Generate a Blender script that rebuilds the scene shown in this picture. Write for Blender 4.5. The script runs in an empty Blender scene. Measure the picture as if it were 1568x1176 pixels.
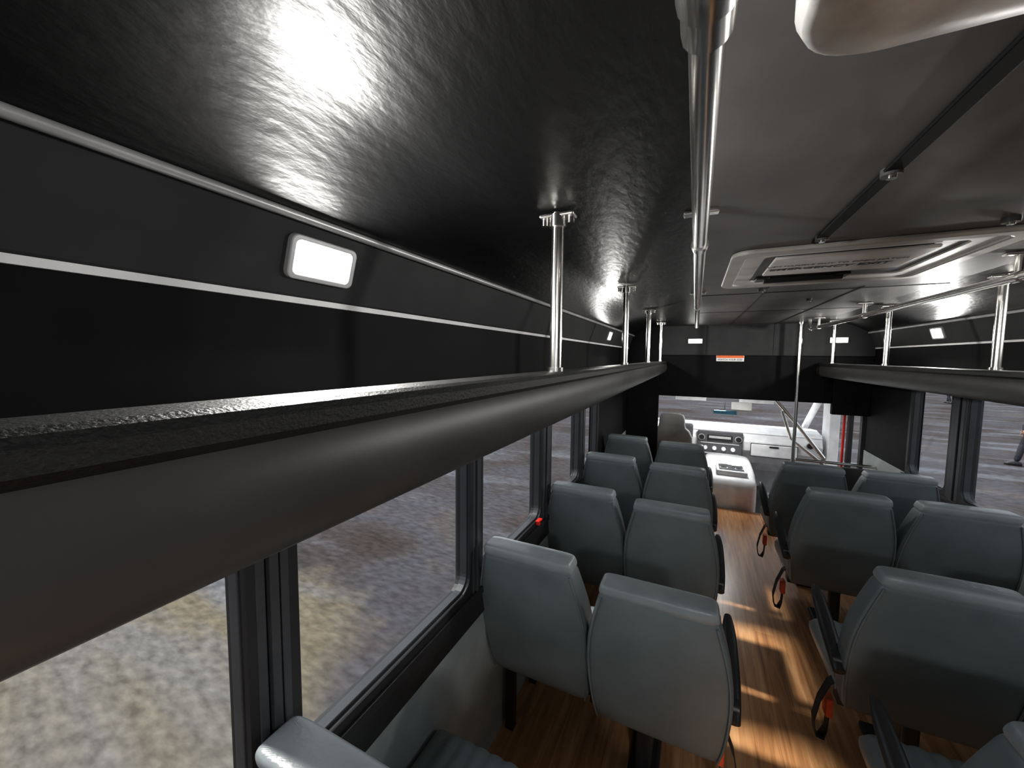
import bpy, bmesh, math, random
from mathutils import Vector, Matrix
random.seed(4)
S=bpy.context.scene
COL=S.collection
try:
    S.view_settings.view_transform='Standard'
    S.view_settings.exposure=.22
    S.view_settings.gamma=.90
except Exception: pass

# ------------------------------------------------------------ materials
def mat(name,col,rough=.5,metal=0.,col2=None,nscale=8,bump=0,bscale=60,emit=None,estr=0,coat=0,stretch=(1,1,1),spec=.5,rot=(0,0,0),bdist=.01):
    m=bpy.data.materials.new(name); m.use_nodes=True
    nt=m.node_tree; N=nt.nodes; L=nt.links
    b=N['Principled BSDF']
    b.inputs['Base Color'].default_value=(*col,1); b.inputs['Roughness'].default_value=rough
    b.inputs['Metallic'].default_value=metal; b.inputs['Specular IOR Level'].default_value=spec
    if coat: b.inputs['Coat Weight'].default_value=coat
    tc=N.new('ShaderNodeTexCoord'); mp=N.new('ShaderNodeMapping'); mp.inputs['Scale'].default_value=stretch; mp.inputs['Rotation'].default_value=rot
    L.new(tc.outputs['Object'],mp.inputs['Vector'])
    if col2 is None: col2=tuple(min(1,c*1.25+.002) for c in col)
    n=N.new('ShaderNodeTexNoise'); n.inputs['Scale'].default_value=nscale; n.inputs['Detail'].default_value=5
    L.new(mp.outputs[0],n.inputs['Vector'])
    r=N.new('ShaderNodeValToRGB'); r.color_ramp.elements[0].position=.35; r.color_ramp.elements[1].position=.68
    r.color_ramp.elements[0].color=(*col,1); r.color_ramp.elements[1].color=(*col2,1)
    L.new(n.outputs[0],r.inputs[0]); L.new(r.outputs[0],b.inputs['Base Color'])
    if bump:
        n2=N.new('ShaderNodeTexNoise'); n2.inputs['Scale'].default_value=bscale; n2.inputs['Detail'].default_value=6
        L.new(mp.outputs[0],n2.inputs['Vector'])
        bp=N.new('ShaderNodeBump'); bp.inputs['Strength'].default_value=bump; bp.inputs['Distance'].default_value=bdist
        L.new(n2.outputs[0],bp.inputs['Height']); L.new(bp.outputs[0],b.inputs['Normal'])
    if emit:
        b.inputs['Emission Color'].default_value=(*emit,1); b.inputs['Emission Strength'].default_value=estr
    return m

M_ceil=mat('ceiling_vinyl',(.004,.004,.0042),.37,bump=.18,bscale=50,nscale=3,stretch=(1,.4,1),rot=(0,0,.5),spec=.5)
M_ceil_sheen=mat('ceiling_vinyl_painted_sheen',(.10,.099,.10),.42,bump=.08,bscale=12,nscale=3,col2=(.18,.178,.178))  # window reflection on the black vinyl put into a lighter base colour
M_black=mat('black_vinyl_wall',(.004,.004,.0044),.6,bump=.02,bscale=150,spec=.15)
M_cove=mat('cove_panel',(.032,.032,.033),.6,bump=.02,bscale=200,spec=.3)
M_rack=mat('rack_charcoal_vinyl',(.044,.043,.042),.42,bump=.012,bscale=300,spec=.4)
M_lip=mat('rack_lip_leather',(.014,.014,.014),.5,bump=.45,bscale=300,spec=.3,bdist=.004)
M_trim=mat('trim_aluminium',(.55,.55,.55),.35,.4)
M_white=mat('trim_white',(.85,.85,.85),.4)
M_chrome=mat('polished_steel',(.78,.77,.74),.2,1.)
M_seat=mat('seat_vinyl_slate',(.135,.155,.160),.40,bump=.13,bscale=20,col2=(.165,.188,.194),nscale=6)
M_seatc=mat('seat_vinyl_cap',(.24,.262,.27),.33,bump=.35,bscale=24)
M_cush=mat('seat_cushion_vinyl',(.26,.285,.29),.4,bump=.1,bscale=60)
M_plast=mat('black_plastic',(.018,.018,.019),.4)
M_rub=mat('black_rubber_frame',(.016,.016,.017),.45)
M_post=mat('pillar_graphite',(.05,.053,.058),.4,.2)
M_panel=mat('lower_wall_grey',(.32,.35,.345),.6,bump=.05,bscale=120)
M_hatch=mat('hatch_grey_plastic',(.5,.5,.47),.4)
M_hatchw=mat('hatch_white_plastic',(.8,.8,.78),.4)
M_ac=mat('ac_grey_mottled',(.42,.42,.41),.35,col2=(.85,.85,.83),nscale=11,bump=.12,bscale=15)
M_dash=mat('dash_light_grey',(.8,.81,.82),.5)
M_dashd=mat('dash_dark_grey',(.08,.08,.085),.45)
M_drv=mat('driver_seat_grey',(.3,.3,.29),.7)
M_red=mat('red_paint',(.7,.03,.02),.3)
M_or=mat('label_orange',(.85,.18,.05),.5)
M_lens=mat('lamp_lens',(.9,.9,.9),.3,emit=(1,.98,.95),estr=9)
M_mirror=mat('mirror_blue',(.12,.3,.42),.08,.8)
M_strap=mat('belt_webbing',(.02,.02,.02),.7)
M_buckle=mat('buckle_orange',(.75,.10,.03),.5)
M_gold=mat('edge_piping',(.28,.24,.12),.5)

def glass():
    m=bpy.data.materials.new('window_glass'); m.use_nodes=True
    nt=m.node_tree; nt.nodes.clear()
    o=nt.nodes.new('ShaderNodeOutputMaterial'); mx=nt.nodes.new('ShaderNodeMixShader')
    t=nt.nodes.new('ShaderNodeBsdfTransparent'); t.inputs[0].default_value=(.93,.94,.95,1)
    g=nt.nodes.new('ShaderNodeBsdfGlossy'); g.inputs['Roughness'].default_value=.03
    mx.inputs[0].default_value=.03
    nt.links.new(t.outputs[0],mx.inputs[1]); nt.links.new(g.outputs[0],mx.inputs[2]); nt.links.new(mx.outputs[0],o.inputs[0])
    return m
M_glass=glass()

def wood():
    m=bpy.data.materials.new('wood_plank_floor'); m.use_nodes=True
    nt=m.node_tree; N=nt.nodes; L=nt.links; b=N['Principled BSDF']
    tc=N.new('ShaderNodeTexCoord')
    mp=N.new('ShaderNodeMapping'); mp.inputs['Rotation'].default_value=(0,0,math.pi/2)
    L.new(tc.outputs['Object'],mp.inputs[0])
    br=N.new('ShaderNodeTexBrick'); br.inputs['Scale'].default_value=1
    br.inputs['Brick Width'].default_value=1.1; br.inputs['Row Height'].default_value=.10; br.inputs['Mortar Size'].default_value=.0012
    br.inputs['Color1'].default_value=(.40,.40,.40,1); br.inputs['Color2'].default_value=(.70,.70,.70,1); br.inputs['Mortar'].default_value=(0.2,.2,.2,1)
    L.new(mp.outputs[0],br.inputs['Vector'])
    mp2=N.new('ShaderNodeMapping'); mp2.inputs['Scale'].default_value=(22,1.4,1); L.new(tc.outputs['Object'],mp2.inputs[0])
    n=N.new('ShaderNodeTexNoise'); n.inputs['Scale'].default_value=1.6; n.inputs['Detail'].default_value=6; n.inputs['Distortion'].default_value=.7
    L.new(mp2.outputs[0],n.inputs['Vector'])
    a=N.new('ShaderNodeMath'); a.operation='MULTIPLY_ADD'; a.inputs[1].default_value=.35; L.new(br.outputs[0],a.inputs[0])
    s=N.new('ShaderNodeMath'); s.operation='MULTIPLY'; s.inputs[1].default_value=.7; L.new(n.outputs[0],s.inputs[0]); L.new(s.outputs[0],a.inputs[2])
    r=N.new('ShaderNodeValToRGB'); e=r.color_ramp.elements
    e[0].position=.35; e[0].color=(.26,.115,.045,1); e[1].position=.75; e[1].color=(.74,.44,.22,1)
    x=e.new(.54); x.color=(.52,.26,.11,1)
    L.new(a.outputs[0],r.inputs[0]); L.new(r.outputs[0],b.inputs['Base Color'])
    b.inputs['Roughness'].default_value=.3
    return m
M_wood=wood()

def groundmat():
    m=bpy.data.materials.new('pavement_stained'); m.use_nodes=True
    nt=m.node_tree; N=nt.nodes; L=nt.links; b=N['Principled BSDF']
    tc=N.new('ShaderNodeTexCoord')
    def noise(sc,rot,scale,det=5,dist=0):
        mp=N.new('ShaderNodeMapping'); mp.inputs['Scale'].default_value=scale; mp.inputs['Rotation'].default_value=(0,0,rot)
        L.new(tc.outputs['Object'],mp.inputs[0])
        n=N.new('ShaderNodeTexNoise'); n.inputs['Scale'].default_value=sc; n.inputs['Detail'].default_value=det; n.inputs['Distortion'].default_value=dist
        L.new(mp.outputs[0],n.inputs['Vector']); return n
    def ramp(n,els):
        r=N.new('ShaderNodeValToRGB'); e=r.color_ramp.elements
        e[0].position=els[0][0]; e[0].color=(*els[0][1],1); e[1].position=els[-1][0]; e[1].color=(*els[-1][1],1)
        for p,c in els[1:-1]:
            q=e.new(p); q.color=(*c,1)
        L.new(n.outputs[0],r.inputs[0]); return r
    k=.25
    K=lambda *c: tuple(v*k for v in c)
    n1=noise(.5,.3,(1,1,1),4,.3)
    base=ramp(n1,[(.34,K(.19,.155,.15)),(.46,K(.26,.235,.24)),(.56,K(.28,.275,.32)),(.66,K(.33,.295,.29))])
    mpz=N.new('ShaderNodeMapping'); mpz.inputs['Location'].default_value=(3.9,-1.1,0); L.new(tc.outputs['Object'],mpz.inputs[0])
    ln=N.new('ShaderNodeVectorMath'); ln.operation='LENGTH'; L.new(mpz.outputs[0],ln.inputs[0])
    nz=noise(.9,0,(1,1,1),4)
    ad=N.new('ShaderNodeMath'); ad.operation='MULTIPLY_ADD'; ad.inputs[1].default_value=2.2; L.new(nz.outputs[0],ad.inputs[0]); L.new(ln.outputs['Value'],ad.inputs[2])
    mr=N.new('ShaderNodeMapRange'); mr.inputs[1].default_value=2.95; mr.inputs[2].default_value=2.4; L.new(ad.outputs[0],mr.inputs[0])
    pm=N.new('ShaderNodeMix'); pm.data_type='RGBA'; L.new(mr.outputs[0],pm.inputs[0]); L.new(base.outputs[0],pm.inputs[6]); pm.inputs[7].default_value=(*K(.60,.52,.38),1)
    n2=noise(.8,.5,(.35,1.5,1),6,.7)
    st=ramp(n2,[(.51,(0,0,0)),(.68,(1,1,1))])
    mx=N.new('ShaderNodeMix'); mx.data_type='RGBA'
    ml=N.new('ShaderNodeMath'); ml.operation='MULTIPLY'; ml.inputs[1].default_value=.65
    L.new(st.outputs[0],ml.inputs[0]); L.new(ml.outputs[0],mx.inputs[0])
    L.new(pm.outputs[2],mx.inputs[6]); mx.inputs[7].default_value=(*K(.62,.65,.74),1)
    n3=noise(12,.4,(.6,1.3,1),8)
    g=ramp(n3,[(.3,(.6,.6,.6)),(.7,(1.25,1.25,1.25))])
    mm=N.new('ShaderNodeMix'); mm.data_type='RGBA'; mm.blend_type='MULTIPLY'; mm.inputs[0].default_value=1
    L.new(mx.outputs[2],mm.inputs[6]); L.new(g.outputs[0],mm.inputs[7]); L.new(mm.outputs[2],b.inputs['Base Color'])
    b.inputs['Roughness'].default_value=.9; b.inputs['Specular IOR Level'].default_value=.1
    return m
M_ground=groundmat()

# ------------------------------------------------------------ mesh helpers
def newobj(name,me,mats,parent=None,smooth=False):
    o=bpy.data.objects.new(name,me); COL.objects.link(o)
    for m in (mats if isinstance(mats,(list,tuple)) else [mats]): me.materials.append(m)
    if smooth:
        for p in me.polygons: p.use_smooth=True
    if parent: o.parent=parent
    return o
def empty(name,loc=(0,0,0)):
    o=bpy.data.objects.new(name,None); o.location=loc; o.empty_display_size=.1; COL.objects.link(o); return o
def boxes(name,bl,mats,parent=None,bevel=0,loc=(0,0,0)):
    bm=bmesh.new()
    for b in bl:
        lo,hi=b[0],b[1]; mi=b[2] if len(b)>2 else 0
        vs=[bm.verts.new((x,y,z)) for x in (lo[0],hi[0]) for y in (lo[1],hi[1]) for z in (lo[2],hi[2])]
        for f in ((0,1,3,2),(4,6,7,5),(0,4,5,1),(2,3,7,6),(0,2,6,4),(1,5,7,3)):
            fc=bm.faces.new([vs[i] for i in f]); fc.material_index=mi
    bmesh.ops.recalc_face_normals(bm,faces=bm.faces[:])
    me=bpy.data.meshes.new(name); bm.to_mesh(me); bm.free()
    o=newobj(name,me,mats,parent); o.location=loc
    if bevel:
        md=o.modifiers.new('b','BEVEL'); md.width=bevel; md.segments=3; md.limit_method='ANGLE'
    return o
def extr(name,pts,y0,y1,mats,parent=None,smooth=False,closed=True,ny=1):
    bm=bmesh.new(); rings=[]
    for j in range(ny+1):
        y=y0+(y1-y0)*j/ny
        rings.append([bm.verts.new((p[0],y,p[1])) for p in pts])
    n=len(pts)
    for a,b in zip(rings,rings[1:]):
        for i in range(n if closed else n-1):
            bm.faces.new((a[i],a[(i+1)%n],b[(i+1)%n],b[i]))
    if closed:
        bm.faces.new(rings[0]); bm.faces.new(rings[-1][::-1])
    bmesh.ops.recalc_face_normals(bm,faces=bm.faces[:])
    me=bpy.data.meshes.new(name); bm.to_mesh(me); bm.free()
    o=newobj(name,me,mats,parent)
    if smooth:
        for p in me.polygons: p.use_smooth=len(p.vertices)==4
        o.modifiers.new('es','EDGE_SPLIT').split_angle=math.radians(40)
    return o
def loft(name,rings,mats,parent=None,smooth=True,split=None,mi=None):
    bm=bmesh.new(); R=[[bm.verts.new(p) for p in r] for r in rings]; n=len(R[0])
    for k,(a,b) in enumerate(zip(R,R[1:])):
        for i in range(n):
            f=bm.faces.new((a[i],a[(i+1)%n],b[(i+1)%n],b[i]))
            if mi: f.material_index=mi[k]
    f=bm.faces.new(R[0]); f2=bm.faces.new(R[-1])
    if mi: f.material_index=mi[0]; f2.material_index=mi[-1]
    bmesh.ops.recalc_face_normals(bm,faces=bm.faces[:])
    me=bpy.data.meshes.new(name); bm.to_mesh(me); bm.free()
    o=newobj(name,me,mats,parent,smooth)
    if split: o.modifiers.new('es','EDGE_SPLIT').split_angle=math.radians(split)
    return o
def tube(name,pts,r,m,parent=None,res=10,bez=False,rad=None):
    cu=bpy.data.curves.new(name,'CURVE'); cu.dimensions='3D'; cu.bevel_depth=r; cu.bevel_resolution=res//2; cu.use_fill_caps=True
    sp=cu.splines.new('NURBS' if bez else 'POLY'); sp.points.add(len(pts)-1)
    for i,p in enumerate(pts):
        sp.points[i].co=(*p,1)
        if rad: sp.points[i].radius=rad[i]
    if bez: sp.order_u=3; sp.use_endpoint_u=True; sp.resolution_u=8
    o=bpy.data.objects.new(name,cu); cu.materials.append(m); COL.objects.link(o)
    dg=bpy.context.evaluated_depsgraph_get(); me=bpy.data.meshes.new_from_object(o.evaluated_get(dg))
    bpy.data.objects.remove(o)
    o=bpy.data.objects.new(name,me); COL.objects.link(o)
    if not me.materials: me.materials.append(m)
    for p in me.polygons: p.use_smooth=True
    o.modifiers.new('es','EDGE_SPLIT').split_angle=math.radians(50)
    if parent: o.parent=parent
    return o
def ribbon(name,pts,w,t,m,parent):
    """flat strap following pts; width vector along y"""
    rings=[]
    for i,p in enumerate(pts):
        a=Vector(pts[max(0,i-1)]); b=Vector(pts[min(len(pts)-1,i+1)]); d=(b-a).normalized()
        wv=Vector((0,1,0)) ; wv=(wv-wv.dot(d)*d).normalized(); nv=d.cross(wv)
        P=Vector(p); rings.append([P+wv*w+nv*t,P-wv*w+nv*t,P-wv*w-nv*t,P+wv*w-nv*t])
    return loft(name,rings,m,parent,smooth=False)
def srect(hx,hy,e=4,n=32):
    out=[]
    for i in range(n):
        t=2*math.pi*i/n; c,s=math.cos(t),math.sin(t)
        out.append((hx*math.copysign(abs(c)**(2/e),c),hy*math.copysign(abs(s)**(2/e),s)))
    return out
def rrect(x0,x1,y0,y1,r,k=6):
    out=[]
    for cx,cy,a in ((x1-r,y1-r,0),(x0+r,y1-r,90),(x0+r,y0+r,180),(x1-r,y0+r,270)):
        for i in range(k+1):
            t=math.radians(a+90*i/k); out.append((cx+r*math.cos(t),cy+r*math.sin(t)))
    return out
def ringframe(name,outer,inner,tr,t0,t1,m,parent=None,bev=.004):
    bm=bmesh.new(); n=len(outer)
    A=[[bm.verts.new(tr(*p,t)) for p in L] for L,t in ((outer,t0),(outer,t1),(inner,t1),(inner,t0))]
    for k in range(4):
        a,b=A[k],A[(k+1)%4]
        for i in range(n): bm.faces.new((a[i],a[(i+1)%n],b[(i+1)%n],b[i]))
    bmesh.ops.recalc_face_normals(bm,faces=bm.faces[:])
    me=bpy.data.meshes.new(name); bm.to_mesh(me); bm.free()
    o=newobj(name,me,m,parent)
    if bev:
        md=o.modifiers.new('b','BEVEL'); md.width=bev; md.segments=2; md.limit_method='ANGLE'
    return o
def sqpts(x0,x1,y0,y1,k=6,r=.01): return rrect(x0,x1,y0,y1,r,k)

# ------------------------------------------------------------ dimensions
XW=1.16; Y0=-1.3; Y1=4.95; ZC=2.085; SILL=.81; WT=1.54
# ------------------------------------------------------------ camera
cx,cy,f=281.,40.,588.
vy=Vector((cx,cy,-f)).normalized()
sl=.010
y3=f*f/(cy+sl*cx); x3=-sl*y3
vz=Vector((-x3,y3,f)).normalized(); vz=(vz-vz.dot(vy)*vy).normalized()
vx=vy.cross(vz)
R=Matrix((vx,vy,vz))
cam=bpy.data.objects.new('camera',bpy.data.cameras.new('camera')); COL.objects.link(cam)
cam.matrix_world=Matrix.Translation((-.41,0,1.72))@R.to_4x4()
cam.data.sensor_width=36; cam.data.lens=f/1568*36; cam.data.clip_start=.01; cam.data.clip_end=500
S.camera=cam

# ------------------------------------------------------------ shell
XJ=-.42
boxes('floor',[((-XW,Y0,-.06),(XW,Y1,0))],M_wood)
arc=[(-1.10+.26*t/12,1.985+(ZC-1.985)*math.sin(math.pi/2*t/12)) for t in range(13)]
extr('ceiling',arc+[(XJ,ZC),(XJ,2.14),(-1.10,2.14)],Y0,Y1,M_ceil,smooth=True)
extr('ceiling_sheen_panel',[(XJ,ZC),(.64,ZC)]+[(.64,2.14),(XJ,2.14)],Y0,Y1,M_ceil_sheen)  # same black ceiling, with its sheen painted in as a paler panel
extr('ceiling_edge',[(.64,ZC)]+[(-x,z) for x,z in arc[::-1]]+[(1.10,2.14),(.64,2.14)],Y0,Y1,M_ceil,smooth=True)
for s,nm in ((-1,'left'),(1,'right')):
    extr('trim_cove_'+nm,[(s*XW,1.83),(s*(XW-.01),1.84),(s*1.105,1.985),(s*1.13,2.01),(s*1.2,2.0),(s*1.2,1.83)],Y0,Y1,M_cove)
    tube('trim_piping_'+nm,[(s*1.098,Y0,1.980),(s*1.098,Y1,1.980)],.0085,M_trim)
    extr('trim_strip_'+nm,[(s*XW,1.824),(s*(XW-.007),1.824),(s*(XW-.007),1.836),(s*XW,1.836)],Y0,Y1,M_white)
seam=[((-.088,Y0,ZC-.003),(-.082,Y1,ZC+.002)),((-.42,2.55,ZC-.003),(.66,2.556,ZC+.002)),((-.42,3.5,ZC-.003),(.66,3.506,ZC+.002)),((.33,2.5,ZC-.003),(.336,Y1,ZC+.002))]
boxes('trim_ceiling_seam',seam,M_plast)
boxes('trim_ceiling_channel',[((-.100,Y0,ZC-.009),(-.070,1.5,ZC-.001))],M_black,bevel=.003)

WINL=[(-1.1,-.42),(-.33,.425),(.49,1.22),(1.275,1.965),(2.08,2.75),(2.84,3.30)]
WINR=[(-1.1,-.42),(-.33,.35),(.45,1.1),(1.22,1.85),(1.97,2.62),(2.72,3.42),(3.55,4.10)]
wn=0
for s,nm,W in ((-1,'left',WINL),(1,'right',WINR)):
    xa,xb=(XW,XW+.07)
    def B(x0,x1,y0,y1,z0,z1,mi): 
        a,b=sorted((s*x0,s*x1)); return ((a,y0,z0),(b,y1,z1),mi)
    bl=[B(xa,xb,Y0,Y1 if s<0 else 4.98,-.06,SILL,0),B(xa,xb,Y0,Y1,WT,1.85,1)]
    e=[Y0]+[v for w in W for v in w]+[Y1]
    for i in range(0,len(e),2):
        last=i==len(e)-2
        bl.append(B(xa+(0 if last else .004),xb,e[i],e[i+1],SILL,WT,1 if last else 2))
    bl.append(B(xa-.022,xa,Y0,W[-1][1]+.05,SILL-.035,SILL-.005,3))
    bl.append(B(xa-.012,xa,Y0,W[-1][1]+.05,SILL-.13,SILL-.045,3))
    boxes('wall_'+nm,bl,[M_panel,M_black,M_post,M_rub],bevel=.003)
    for wi,(a,b) in enumerate(W):
        wn+=1
        w=empty('window_%d'%wn)
        tr=lambda u,v,t: (s*t,u,v)
        ringframe('frame',sqpts(a-.012,b+.012,SILL-.012,WT+.012),rrect(a+.022,b-.022,SILL+.024,WT-.022,.055),tr,XW-.012,XW+.05,M_rub,w)
        ringframe('gasket',rrect(a+.018,b-.018,SILL+.02,WT-.018,.055),rrect(a+.026,b-.026,SILL+.032,WT-.03,.05),tr,XW+.002,XW+.03,M_post,w,.002)
        bm=bmesh.new(); bm.faces.new([bm.verts.new((s*(XW+.03),u,v)) for u,v in rrect(a+.02,b-.02,SILL+.02,WT-.02,.05)])
        me=bpy.data.meshes.new('pane'); bm.to_mesh(me); bm.free(); newobj('pane',me,M_glass,w)
        if wi==3:
            q=sorted((s*(XW-.032),s*(XW-.012)))
            boxes('release_latch',[((q[0],b-.10,SILL+.005),(q[1],b-.08,SILL+.03)),((q[0]-.003,b-.095,SILL+.018),(q[1],b-.05,SILL+.028))],M_red,w,bevel=.003)
    for i in range(1,len(W)):
        a,b=W[i-1][1]-.004,W[i][0]+.004
        x0=XW-.02
        bl=[]
        k=3
        for j in range(k):
            u0=a+(b-a)*(j+.08)/k; u1=a+(b-a)*(j+.85)/k
            q=sorted((s*(x0+(.006 if j in(0,2) else 0)),s*(XW+.004)))
            bl.append(((q[0],u0,SILL-.03),(q[1],u1,WT)))
        boxes('trim_pillar_%s_%d'%(nm,i),bl,[M_post],bevel=.003)
boxes('wall_back',[((-XW,Y0-.06,-.06),(XW,Y0,.9)),((-XW,Y0-.06,1.75),(XW,Y0,2.14)),((-XW,Y0-.06,.9),(-.8,Y0,1.75)),((.8,Y0-.06,.9),(XW,Y0,1.75))],M_black)
boxes('wall_front',[((-XW,4.89,-.06),(-.79,4.95,2.1),0),((-.79,4.89,1.27),(.86,4.95,1.75),0),((.86,4.89,1.16),(XW,4.95,1.75),0),((-.79,4.87,1.75),(XW,4.95,2.1),1)],[M_black,M_cove],bevel=.006)
boxes('trim_header_seam',[((-.3,4.862,1.76),(-.294,4.872,2.08)),((.33,4.862,1.76),(.336,4.872,2.08))],M_plast)

# ------------------------------------------------------------ racks
for s in (-1,1):
    r=empty('luggage_rack')
    g=lambda a,z:(s*(XW-a),z)
    pts=[g(0,1.595),g(.36,1.58),g(.385,1.565),g(.405,1.552)]
    for i in range(13):
        t=math.radians(-92+i*14.5); pts.append(g(.418+.034*math.cos(t),1.606+.062*math.sin(t)))
    pts+= [g(.405,1.668),g(.392,1.664),g(.39,1.64),g(0,1.635)]
    extr('bullnose_shelf',pts,Y0+.01,4.86,M_rack,r,smooth=True,ny=1)
    extr('leather_lip',[g(.385,1.655),g(.383,1.678),g(.388,1.681),g(.440,1.681),g(.450,1.678),g(.4545,1.671),g(.4545,1.658),g(.440,1.648)],Y0+.01,4.862,M_lip,r)
    tube('edge_piping',[(s*(XW-.40),Y0+.02,1.553),(s*(XW-.40),4.86,1.553)],.0022,M_gold,r)
def post(x,y):
    p=empty('grab_pole')
    tube('pole',[(x,y,1.6815),(x,y,2.08)],.0155,M_chrome,p)
    tube('collar',[(x,y,2.045),(x,y,2.075)],.021,M_chrome,p)
    tube('foot_collar',[(x,y,1.6815),(x,y,1.692)],.021,M_chrome,p)
    boxes('flange',[((x-.045,y-.018,2.068),(x+.045,y+.018,2.078))],M_chrome,p,bevel=.004)
    for d in (-1,1):
        tube('bolt_%d'%(d+2),[(x+d*.034,y,2.052),(x+d*.034,y,2.07)],.009,M_chrome,p)
for y in (.95,2.03,3.08,4.2): post(-.738,y)
for y in (1.3,2.35,3.4,4.5): post(.738,y)

# ------------------------------------------------------------ ceiling rails
def rail(x,y0,y1,mounts,z=2.0,x2=None):
    p=empty('ceiling_grab_rail')
    tube('rail',[(x,y0,z),(x,y1,z)],.0155,M_chrome,p)
    tube('sleeve',[(x,y0-.01,z),(x,y0+.055,z)],.021,M_chrome,p)
    tube('elbow',[(x,y0+.02,z),(x,y0-.03,z),(x,y0-.05,z+.02),(x,y0-.055,z+.085)],.024,M_chrome,p,bez=True)
    tube('elbow_front',[(x,y1-.02,z),(x,y1+.04,z),(x,y1+.05,z+.085)],.0165,M_chrome,p,bez=True)
    for i,m in enumerate(mounts):
        tube('stub_%d'%i,[(x,m,z),(x,m,2.084)],.011,M_chrome,p)
        boxes('mount_%d'%i,[((x-.04,m-.014,2.072),(x+.04,m+.014,2.083))],M_chrome,p,bevel=.004)
        tube('clamp_%d'%i,[(x,m-.016,z),(x,m+.016,z)],.0195,M_chrome,p)
rail(-.412,.33,3.85,(1.08,2.4))
rail(.55,.9,4.45,(1.9,3.2,4.2))

# ------------------------------------------------------------ interior lamps
def lamp(s,y,en=13):
    p=empty('interior_light')
    d=Vector((-.045,0,.15)).normalized(); n=Vector((-d.z,0,-abs(d.x)))
    c=Vector((1.128,y,1.912))
    def T(u,v,t):
        q=c+d*v+n*t+Vector((0,u,0)); return (s*q.x,q.y,q.z)
    ringframe('bezel',rrect(-.078,.078,-.043,.043,.015),rrect(-.066,.066,-.033,.033,.010),T,-.004,.012,M_trim,p,.003)
    bm=bmesh.new(); bm.faces.new([bm.verts.new(T(u,v,.008)) for u,v in rrect(-.067,.067,-.034,.034,.010)])
    me=bpy.data.meshes.new('lens'); bm.to_mesh(me); bm.free(); newobj('lens',me,M_lens,p)
    ld=bpy.data.lights.new('lamp_glow','AREA'); ld.shape='RECTANGLE'; ld.size=.13; ld.size_y=.07; ld.energy=en; ld.color=(1,.98,.95)
    lo=bpy.data.objects.new('lamp_glow',ld); COL.objects.link(lo); lo.parent=p
    nn=Vector((s*n.x,0,n.z)); lo.location=Vector(T(0,0,.02)); lo.rotation_euler=nn.to_track_quat('-Z','Y').to_euler()
for y,en in ((-.8,6),(.57,10),(3.55,16)): lamp(-1,y,en)  # rearmost one is out of view, added to light the seat backs
for y,en in ((-.8,2),(2.2,14),(3.75,16)): lamp(1,y,en)  # first two are out of view, added to brighten the interior
def hlamp(x):
    p=empty('header_light')
    boxes('bezel',[((x-.075,4.855,1.88),(x+.075,4.872,1.94))],M_trim,p,bevel=.005)
    boxes('lens',[((x-.065,4.851,1.888),(x+.065,4.858,1.932))],M_lens,p,bevel=.003)
hlamp(-.42); hlamp(.87)
p=empty('rear_fill_light')  # unseen fixture added behind the camera as fill for the seat backs
boxes('bezel',[((.10,-1.14,ZC-.02),(.34,-.98,ZC-.001))],M_trim,p,bevel=.006); boxes('lens',[((.115,-1.125,ZC-.03),(.325,-.995,ZC-.018))],M_lens,p,bevel=.004)
ld=bpy.data.lights.new('fill_glow','AREA'); ld.size=.2; ld.energy=26; lo=bpy.data.objects.new('fill_glow',ld); COL.objects.link(lo); lo.location=(.22,-1.06,ZC-.04); lo.parent=p
lo.rotation_euler=Vector((0,.55,-1)).to_track_quat('-Z','Y').to_euler()
p=empty('cab_fill_light')  # unseen fixture added to brighten the cab
boxes('bezel',[((-.15,5.35,1.285),(.05,5.45,1.302))],M_trim,p,bevel=.005); boxes('lens',[((-.14,5.36,1.28),(.04,5.44,1.287))],M_lens,p,bevel=.003)
ld=bpy.data.lights.new('fill_glow','AREA'); ld.size=.18; ld.energy=9; lo=bpy.data.objects.new('fill_glow',ld); COL.objects.link(lo); lo.location=(-.05,5.4,1.27); lo.parent=p

# ------------------------------------------------------------ roof hatch
h=empty('roof_hatch')
x0,x1,y0,y1=-.31,.43,1.53,2.24
T=lambda u,v,t:(u,v,ZC-t)
ringframe('outer_frame',rrect(x0,x1,y0,y1,.06),rrect(x0+.05,x1-.05,y0+.05,y1-.05,.04),T,0,.018,M_hatch,h,.008)
ringframe('inner_step',rrect(x0+.048,x1-.048,y0+.048,y1-.048,.04),rrect(x0+.11,x1-.11,y0+.10,y1-.12,.03),T,0,.010,M_hatchw,h,.004)
boxes('lid',[((x0+.10,y0+.09,ZC-.004),(x1-.10,y1-.1,ZC-.001))],M_dashd,h)
boxes('lid_pane',[((x0+.14,y0+.12,ZC-.018),(x1-.17,y0+.42,ZC-.006))],M_hatchw,h,bevel=.005)
boxes('handle',[((x0+.16,y1-.19,ZC-.03),(x1-.3,y1-.16,ZC-.006)),((x0+.13,y1-.21,ZC-.016),(x0+.18,y1-.13,ZC-.005)),((x1-.33,y1-.21,ZC-.016),(x1-.28,y1-.13,ZC-.005))],M_plast,h,bevel=.004)
def text(name,body,size,loc,rot,m,parent,off=0):
    cu=bpy.data.curves.new(name,'FONT'); cu.body=body; cu.size=size; cu.align_x='CENTER'; cu.align_y='CENTER'; cu.extrude=.0003; cu.offset=off
    o=bpy.data.objects.new(name,cu); o.location=loc; o.rotation_euler=rot; COL.objects.link(o); cu.materials.append(m); o.parent=parent; return o
text('lettering','EMERGENCY EXIT',.045,(.02,y0+.30,ZC-.0192),(math.pi,0,0),M_plast,h,.0008)
text('lettering_small','PUSH HANDLE OUT TO OPEN HATCH',.024,(.02,y0+.24,ZC-.0192),(math.pi,0,0),M_plast,h)
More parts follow.
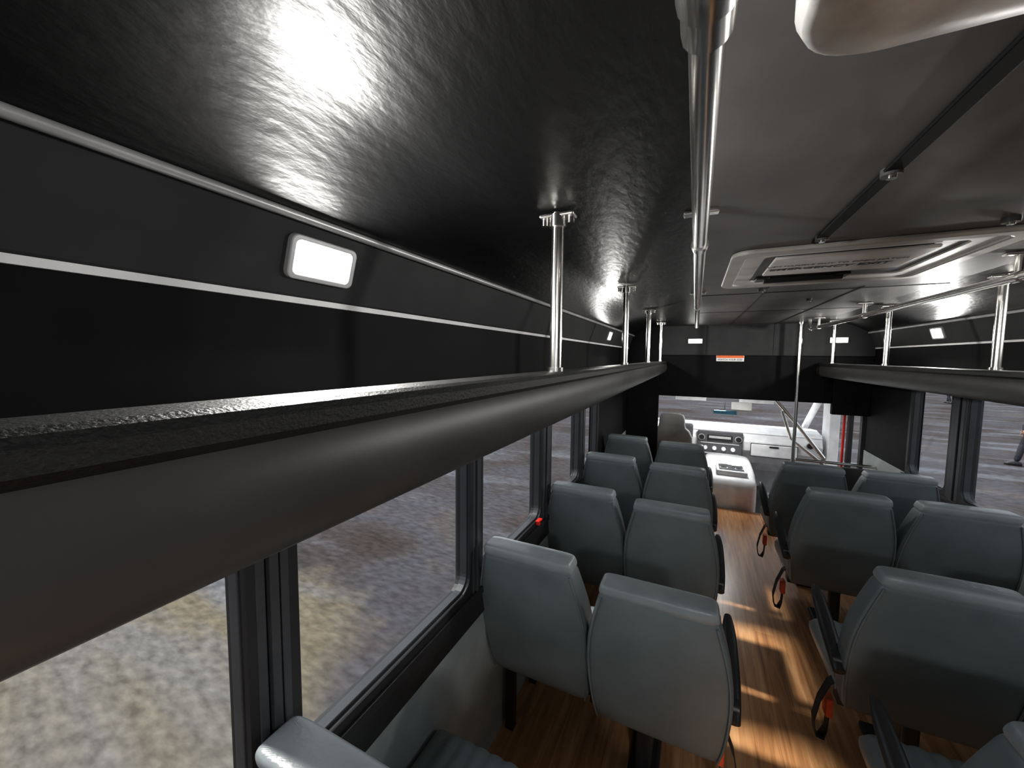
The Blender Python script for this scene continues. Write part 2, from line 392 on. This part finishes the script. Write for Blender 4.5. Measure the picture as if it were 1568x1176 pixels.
for i,(x,y) in enumerate([(-.085,1.0),(-.085,1.45),(.3,1.45),(-.11,2.42),(.2,2.9)]):
    p=empty('ceiling_fastener'); 
    tube('washer',[(x,y,ZC-.014),(x,y,ZC)],.017,M_dashd,p); tube('screw',[(x,y,ZC-.019),(x,y,ZC-.012)],.008,M_chrome,p)

ac=empty('ceiling_air_conditioner')
rr=[]
for t,ins in ((0,0),(.04,0),(.055,.006),(.065,.02),(.07,.045)):
    rr.append([(u,v,ZC-t) for u,v in rrect(-.338+ins,.5-ins,-.6+ins,.53-ins,.07-ins*.5,8)])
loft('housing',rr,M_ac,ac,smooth=True)
boxes('grille',[((-.1+.07*i,-.3,ZC-.078),(-.06+.07*i,.0,ZC-.068)) for i in range(6)],M_dashd,ac,bevel=.002)

# ------------------------------------------------------------ seats
def seatback(name,px,py,parent,hs=1.0):
    secs=[(.385,.205,.19,.02),(.40,.203,.208,.038),(.46,.192,.220,.05),(.58,.165,.230,.056),(.70,.135,.231,.058),(.80,.108,.220,.057),(.88,.088,.202,.055),(.94,.072,.186,.053),(.970,.064,.178,.052),(.977,.062,.172,.046),(.984,.060,.178,.052),(1.0,.055,.175,.052),(1.017,.05,.171,.048),(1.025,.049,.158,.034)]
    rings=[];mi=[]
    for k,(z,yc,hw,ht) in enumerate(secs):
        z=.385+(z-.385)*hs-.018
        rings.append([(px+u,py+yc+v,z) for u,v in srect(hw,ht,8,44)])
        mi.append(1 if secs[k][0]>=.977 else 0)
    o=loft(name,rings,[M_seat,M_seatc],parent,True,mi=mi[:-1]+[1])
    o.modifiers.new('s','SUBSURF').levels=1; o.modifiers['s'].render_levels=2
    for sg in (-1,1):
        pts=[(px+sg*(hw*.95),py+yc-ht*.95,.367+(z-.385)*hs) for z,yc,hw,ht in secs[1:9]]
        tube(name+'_welt_%d'%(sg+2),pts,.0035,M_seat,parent,bez=True)
    return o
def cushion(name,px,py,parent):
    rings=[]; n=44; hw=.215
    for y,k in ((.225,.6),(.235,.92),(.26,1),(.35,1),(.45,1.0),(.55,1.02),(.59,.98),(.613,.85),(.623,.55)):
        top=[]
        for i in range(n+1):
            x=-hw+2*hw*i/n; e=max(0,(abs(x)-.17)/.045); z=.425+.045*k*(1-e**3*.75)
            if abs(x)<.15: z+=.010*abs(math.sin(math.pi*x/.05))*k
            top.append((px+x,py+y,z))
        bot=[(px+hw-2*hw*i/n,py+y,.425-.055*k*(1-.5*max(0,(abs(hw-2*hw*i/n)-.17)/.045)**3)) for i in range(n+1)]
        rings.append(top+bot)
    return loft(name,rings,M_cush,parent,True,split=60)
def bus_seat(xc,y,side,hs=1.0,arm=True,off=0):
    p=empty('double_bus_seat',(xc,y,0))
    for i,dx in enumerate((-.2275,.2275)):
        o=off if dx*side>0 else 0
        seatback('back_%d'%i,dx,o,p,hs-(.02 if o else 0)); cushion('cushion_%d'%i,dx,0,p)
    boxes('frame',[((-.42,.24,.34),(.42,.275,.375)),((-.42,.56,.34),(.42,.595,.375)),((-.25,.24,.34),(-.2,.59,.372)),((.2,.24,.34),(.25,.59,.372)),((-.44,.2,.36),(-.41,.26,.5)),((.41,.2,.36),(.44,.26,.5)),((-.015,.19,.36),(.015,.24,.5))],M_plast,p,bevel=.004)
    lx=side*.18
    boxes('pedestal',[((lx-.03,.30,.03),(lx+.03,.52,.345)),((lx-.06,.22,0),(lx+.06,.60,.03))],M_plast,p,bevel=.012)
    boxes('wall_leg',[((-side*.40-.02,.26,.0),(-side*.40+.02,.30,.345)),((-side*.40-.02,.54,0),(-side*.40+.02,.58,.345))],M_plast,p,bevel=.004)
    if arm:
        ax=side*.466
        tube('armrest',[(ax,.12,.55),(ax,.18,.585),(ax,.32,.635),(ax,.44,.675),(ax,.48,.685)],.024,M_plast,p,bez=True,rad=[.8,1.1,1.15,.95,.5])
        tube('armrest_pivot',[(side*.43,.16,.57),(side*.482,.16,.57)],.03,M_plast,p)
    ribbon('belt',[(side*.42,.26,.44),(side*.455,.255,.41),(side*.485,.25,.33),(side*.50,.25,.24),(side*.49,.26,.17),(side*.465,.27,.15),(side*.45,.275,.19),(side*.445,.28,.26)],.022,.0015,M_strap,p)
    boxes('buckle',[((side*.447-.012,.255,.25),(side*.447+.012,.305,.33))],M_buckle,p,bevel=.004)
    boxes('belt_center',[((-.02,.27,.475),(.02,.5,.482)),((-.018,.46,.48),(.018,.53,.50))],M_strap,p,bevel=.003)
    return p
bus_seat(-.7175,.38,1,hs=.99)
for y in (1.23,2.0,2.77,3.54): bus_seat(-.7175,y,1,off=-.04)
bus_seat(.59,1.0,-1); bus_seat(.59,1.64,-1); bus_seat(.59,2.56,-1); bus_seat(.59,3.25,-1,hs=.96)

# ------------------------------------------------------------ stanchion + modesty panel at the entry
p=empty('stanchion_pole'); tube('pole',[(.52,4.68,0),(.52,4.68,ZC-.005)],.016,M_chrome,p); tube('base',[(.52,4.68,0),(.52,4.68,.02)],.035,M_chrome,p); tube('cap',[(.52,4.68,ZC-.02),(.52,4.68,ZC-.002)],.03,M_chrome,p)
p=empty('modesty_panel')
boxes('panel',[((.58,4.66,.12),(1.13,4.69,.68))],M_dashd,p,bevel=.006)
tube('top_rail',[(.54,4.675,.71),(1.15,4.675,.71)],.014,M_chrome,p); tube('bottom_rail',[(.54,4.675,.1),(1.15,4.675,.1)],.012,M_chrome,p)
p=empty('entry_handrail')
tube('rail_upper',[(.40,5.35,1.30),(.44,5.35,1.26),(.66,5.32,.98),(.92,5.28,.62)],.02,M_chrome,p)
tube('rail_lower',[(.52,5.33,1.12),(.62,5.33,.80),(.92,5.28,.55)],.016,M_chrome,p)
tube('rail_knob',[(.37,5.35,1.31),(.42,5.35,1.31)],.03,M_white,p)

p=empty('fire_extinguisher')
fx,fy=.36,4.72
loft('bottle',[[(fx+r*math.cos(a),fy+r*math.sin(a),z) for a in [i*math.pi/12 for i in range(24)]] for z,r in ((0.005,.045),(.015,.055),(.2,.055),(.235,.045),(.25,.02),(.265,.018))],M_red,p)
boxes('valve',[((fx-.015,fy-.03,.262),(fx+.015,fy+.05,.285)),((fx-.012,fy-.05,.29),(fx+.012,fy+.03,.3))],M_plast,p,bevel=.003)
tube('hose',[(fx+.02,fy,.27),(fx+.09,fy,.24),(fx+.075,fy,.08)],.008,M_plast,p,bez=True)

# ------------------------------------------------------------ cab
boxes('floor_cab',[((-1.05,4.95,-.2),(.5,6.6,-.12)),((.5,4.95,-.5),(1.15,6.6,-.42))],M_dashd)
boxes('wall_cab',[((-1.1,4.95,-.2),(-1.04,6.6,.7),0),((-1.1,4.95,.7),(-1.04,5.1,1.3),0),((-1.1,6.05,.7),(-1.04,6.2,1.3),0),
  ((-1.04,6.45,-.2),(1.1,6.55,.74),0),((1.1,5.85,-.5),(1.2,6.15,1.4),1),((1.1,6.15,-.5),(1.16,6.6,.7),0)],[M_dash,M_white],bevel=.01)
boxes('ceiling_cab',[((-1.1,4.95,1.30),(1.16,6.15,1.35))],M_hatch)
p=empty('door_1')
ringframe('leaf',sqpts(5.0,5.42,-.4,1.5),rrect(5.06,5.36,0.0,1.42,.04),lambda u,v,t:(1.14+t,u,v),0,.04,M_rub,p)
tube('post',[(1.12,5.44,-.4),(1.12,5.44,1.5)],.012,M_red,p)
p=empty('windshield_frame')
tube('pillar_left',[(-1.04,6.15,1.32),(-1.02,6.75,.75)],.04,M_dash,p); tube('pillar_right',[(1.1,6.15,1.32),(1.05,6.75,.75)],.04,M_dash,p)
for x in (-.45,.35):
    boxes('sun_visor',[((x-.2,6.02,1.12),(x+.2,6.04,1.27))],M_dash,bevel=.008)
p=empty('rearview_mirror')
boxes('housing',[((-.16,6.08,.93),(.14,6.11,1.0))],M_dashd,p,bevel=.012); boxes('glass',[((-.15,6.074,.938),(.13,6.081,.992))],M_mirror,p,bevel=.004)
tube('stalk',[(-.01,6.1,.98),(-.01,6.18,1.1)],.008,M_dashd,p)
boxes('overhead_console',[((.06,6.0,1.02),(.3,6.06,1.12))],M_hatch,bevel=.01)
d=empty('dashboard')
prof=[(5.95,.42),(5.90,.50),(5.88,.62),(5.93,.72),(6.02,.76),(6.2,.78),(6.5,.74),(6.5,.2),(6.1,.2),(6.0,.32)]
def extx(name,pts,x0,x1,m,parent,bev=.01):
    bm=bmesh.new(); a=[bm.verts.new((x0,y,z)) for y,z in pts]; b=[bm.verts.new((x1,y,z)) for y,z in pts]; n=len(pts)
    for i in range(n): bm.faces.new((a[i],a[(i+1)%n],b[(i+1)%n],b[i]))
    bm.faces.new(a); bm.faces.new(b); bmesh.ops.recalc_face_normals(bm,faces=bm.faces[:])
    me=bpy.data.meshes.new(name); bm.to_mesh(me); bm.free(); o=newobj(name,me,m,parent)
    md=o.modifiers.new('b','BEVEL'); md.width=bev; md.segments=3; md.limit_method='ANGLE'; return o
extx('body',prof,-1.02,1.06,M_dash,d)
extx('top_pad',[(5.92,.725),(6.0,.765),(6.2,.79),(6.5,.76),(6.5,.74),(6.2,.77),(6.02,.75)],-1.02,1.06,M_dash,d,.004)
boxes('center_stack',[((-.34,5.845,.40),(.20,5.90,.73))],M_dashd,d,bevel=.012)
boxes('radio',[((-.22,5.835,.60),(.08,5.85,.68))],M_plast,d,bevel=.004)
boxes('stack_trim',[((-.20,5.828,.635),(.06,5.838,.665)),((-.30,5.838,.42),(.16,5.85,.435)),((-.30,5.838,.56),(.16,5.85,.572))],M_trim,d,bevel=.002)
for i in range(4):
    x=-.24+.11*i
    tube('knob_%d'%i,[(x,5.82,.5),(x,5.85,.5)],.026,M_white,d)
for i,x in enumerate((-.29,.15,.92)):
    tube('vent_%d'%i,[(x,5.832,.64),(x,5.86,.64)],.042,M_trim,d); tube('vent_core_%d'%i,[(x,5.826,.64),(x,5.834,.64)],.034,M_plast,d)
boxes('glove_box',[((.30,5.865,.44),(.80,5.90,.60))],M_dash,d,bevel=.01); boxes('glove_latch',[((.5,5.858,.565),(.6,5.868,.585))],M_plast,d,bevel=.003)
boxes('glove_seam',[((.292,5.872,.432),(.808,5.895,.608))],M_dashd,d,bevel=.004)
boxes('instrument_cluster',[((-.85,5.82,.6),(-.40,5.95,.80))],M_dashd,d,bevel=.03)
e=empty('engine_cover')
rings=[]
for y,hw,zt in ((4.98,.20,.20),(5.0,.23,.30),(5.08,.26,.335),(5.4,.28,.37),(5.7,.28,.41),(5.84,.27,.43)):
    rings.append([(.02+u,y,(-.12+zt)/2+v) for u,v in srect(hw,(zt+.12)/2,7,36)])
loft('cover',rings,M_dash,e)
boxes('tray',[((-.13,5.1,.33),(.19,5.42,.40))],M_dash,e,bevel=.02)
boxes('tray_recess',[((-.10,5.13,.396),(.16,5.39,.403))],M_dashd,e,bevel=.003)
for i,x in enumerate((-.05,.11)):
    tube('cup_%d'%i,[(x,5.2,.40),(x,5.2,.412)],.045,M_white,e); tube('cup_in_%d'%i,[(x,5.2,.411),(x,5.2,.414)],.036,M_plast,e)
boxes('papers',[((-.08,5.3,.403),(.0,5.37,.43)),((.04,5.3,.403),(.13,5.38,.42))],M_hatchw,e,bevel=.003)
sw=empty('steering_wheel')
c=Vector((-.62,5.55,.66)); ax=Vector((0,-.75,.66)).normalized(); u=Vector((1,0,0)); v=ax.cross(u)
pts=[c+u*.19*math.cos(a)+v*.19*math.sin(a) for a in [i*2*math.pi/40 for i in range(41)]]
tube('rim',pts,.015,M_plast,sw)
tube('hub',[c-ax*.03,c+ax*.02],.07,M_dashd,sw)
for a in (0,math.pi,-math.pi/2): tube('spoke',[c,c+u*.185*math.cos(a)+v*.185*math.sin(a)],.014,M_dashd,sw)
tube('column',[c-ax*.02,c-ax*.35],.04,M_dashd,sw)
ds=empty('driver_seat')
rings=[]
for z,yc,hw,ht in ((.33,5.20,.22,.04),(.36,5.19,.235,.065),(.55,5.16,.245,.07),(.75,5.12,.235,.065),(.83,5.10,.2,.06),(.86,5.10,.16,.05),(.90,5.095,.15,.055),(.98,5.09,.145,.055),(1.02,5.085,.13,.05),(1.035,5.085,.09,.03)):
    rings.append([(-.64+a,yc+b,z) for a,b in srect(hw,ht,4,36)])
loft('back',rings,M_drv,ds)
loft('cushion',[[(-.63+a,y,.27+b) for a,b in srect(hw,hh,5,36)] for y,hw,hh in ((5.2,.2,.05),(5.23,.24,.08),(5.55,.25,.085),(5.68,.24,.07),(5.71,.2,.04))],M_drv,ds)
boxes('base',[((-.8,5.25,-.12),(-.46,5.6,.2))],M_plast,ds,bevel=.01)

ws=empty('warning_sign')
boxes('plate',[((-.20,4.882,1.685),(.07,4.889,1.755))],M_white,ws,bevel=.002)
boxes('band',[((-.195,4.8805,1.722),(.065,4.8825,1.752))],M_or,ws)
text('lettering','WATCH YOUR STEP',.026,(-.065,4.880,1.703),(math.pi/2,0,0),M_plast,ws)

# ------------------------------------------------------------ outside
bm=bmesh.new(); bmesh.ops.create_grid(bm,x_segments=1,y_segments=1,size=150)
me=bpy.data.meshes.new('ground'); bm.to_mesh(me); bm.free(); g=newobj('ground',me,M_ground); g.location=(0,0,-.78)

M_cloth=mat('dark_trousers',(.01,.011,.018),.8); M_coat=mat('dark_coat',(.015,.015,.02),.8); M_skin=mat('skin',(.3,.18,.13),.6); M_hair=mat('hair',(.02,.015,.01),.7)
def person(x,y,rot,stride=.18):
    p=empty('pedestrian',(x,y,-.78)); p.rotation_euler=(0,0,rot)
    def skin(name,V,E,Rr,m,root=0):
        me=bpy.data.meshes.new(name); me.from_pydata(V,E,[]); o=newobj(name,me,m,p)
        o.modifiers.new('skin','SKIN'); 
        for i,r in enumerate(Rr): me.skin_vertices[0].data[i].radius=(r,r) if not isinstance(r,tuple) else r
        me.skin_vertices[0].data[root].use_root=True
        s=o.modifiers.new('s','SUBSURF'); s.levels=2; s.render_levels=2
        return o
    t=stride
    skin('trousers',[(0,0,.95),(.1,0,.90),(.105,t*.6,.50),(.105,t,.10),(-.1,0,.90),(-.105,-t*.2,.49),(-.105,-t,.12)],[(0,1),(1,2),(2,3),(0,4),(4,5),(5,6)],[(.14,.11),.095,.068,.055,.095,.068,.055],M_cloth)
    skin('jacket',[(0,0,.92),(0,0,1.15),(0,0,1.36),(0,0,1.47),(.19,0,1.40),(.25,-.04,1.13),(.24,.06,.90),(-.19,0,1.40),(-.25,.04,1.13),(-.24,.12,.90)],[(0,1),(1,2),(2,3),(2,4),(4,5),(5,6),(2,7),(7,8),(8,9)],[(.16,.12),(.15,.11),(.17,.11),.06,.065,.05,.04,.065,.05,.04],M_coat)
    loft('head',[[(r*.8*math.cos(a),.01+r*math.sin(a),z) for a in [i*math.pi/10 for i in range(20)]] for z,r in ((1.45,.05),(1.5,.06),(1.53,.085),(1.58,.1),(1.64,.11),(1.70,.1),(1.74,.07),(1.76,.02))],M_skin,p)
    loft('hair',[[(r*.82*math.cos(a),-.01+r*math.sin(a),z) for a in [i*math.pi/10 for i in range(20)]] for z,r in ((1.6,.105),(1.66,.115),(1.72,.1),(1.76,.06),(1.775,.02))],M_hair,p)
    tube('nose',[(0,.10,1.63),(0,.13,1.595)],.014,M_skin,p)
    for sx in (-1,1):
        hx,hy=(.24,.06) if sx>0 else (-.24,.12)
        loft('palm_%d'%(sx+2),[[(hx+a,hy+.01+b,z) for a,b in srect(w,.04,3,12)] for z,w in ((.90,.02),(.86,.018),(.80,.015))],M_skin,p)
        for k in range(4): tube('finger_%d_%d'%(sx+2,k),[(hx,hy-.02+.02*k,.81),(hx-sx*.005,hy-.02+.02*k,.77),(hx-sx*.02,hy-.02+.02*k,.735+.006*abs(k-1.5))],.008,M_skin,p)
        tube('thumb_%d'%(sx+2),[(hx,hy+.045,.86),(hx-sx*.01,hy+.075,.82),(hx-sx*.02,hy+.08,.79)],.009,M_skin,p)
    for sx,yy in ((.105,t),(-.105,-t)):
        loft('shoe_%d'%(sx>0),[[(sx+a,yy+y,.05*h+b*h) for a,b in srect(w,.05,3,16)] for y,w,h in ((-.09,.03,.8),(-.06,.045,1.1),(.03,.05,1.1),(.12,.05,.8),(.18,.03,.5))],M_plast,p)
person(6.75,13.2,1.2); person(13.0,31,.4); person(11.0,34,2.4,.1); person(7.6,31,2.0)

# ------------------------------------------------------------ lights
w=bpy.data.worlds.new('world'); S.world=w; w.use_nodes=True
nt=w.node_tree; bg=nt.nodes['Background']; bg.inputs[0].default_value=(.88,.94,1,1); bg.inputs[1].default_value=1.05
sun=bpy.data.lights.new('sun','SUN'); sun.energy=5; sun.angle=.09; sun.color=(1,.96,.90)
so=bpy.data.objects.new('sun',sun); COL.objects.link(so)
so.rotation_euler=Vector((1,.04,-1.12)).to_track_quat('-Z','Y').to_euler()
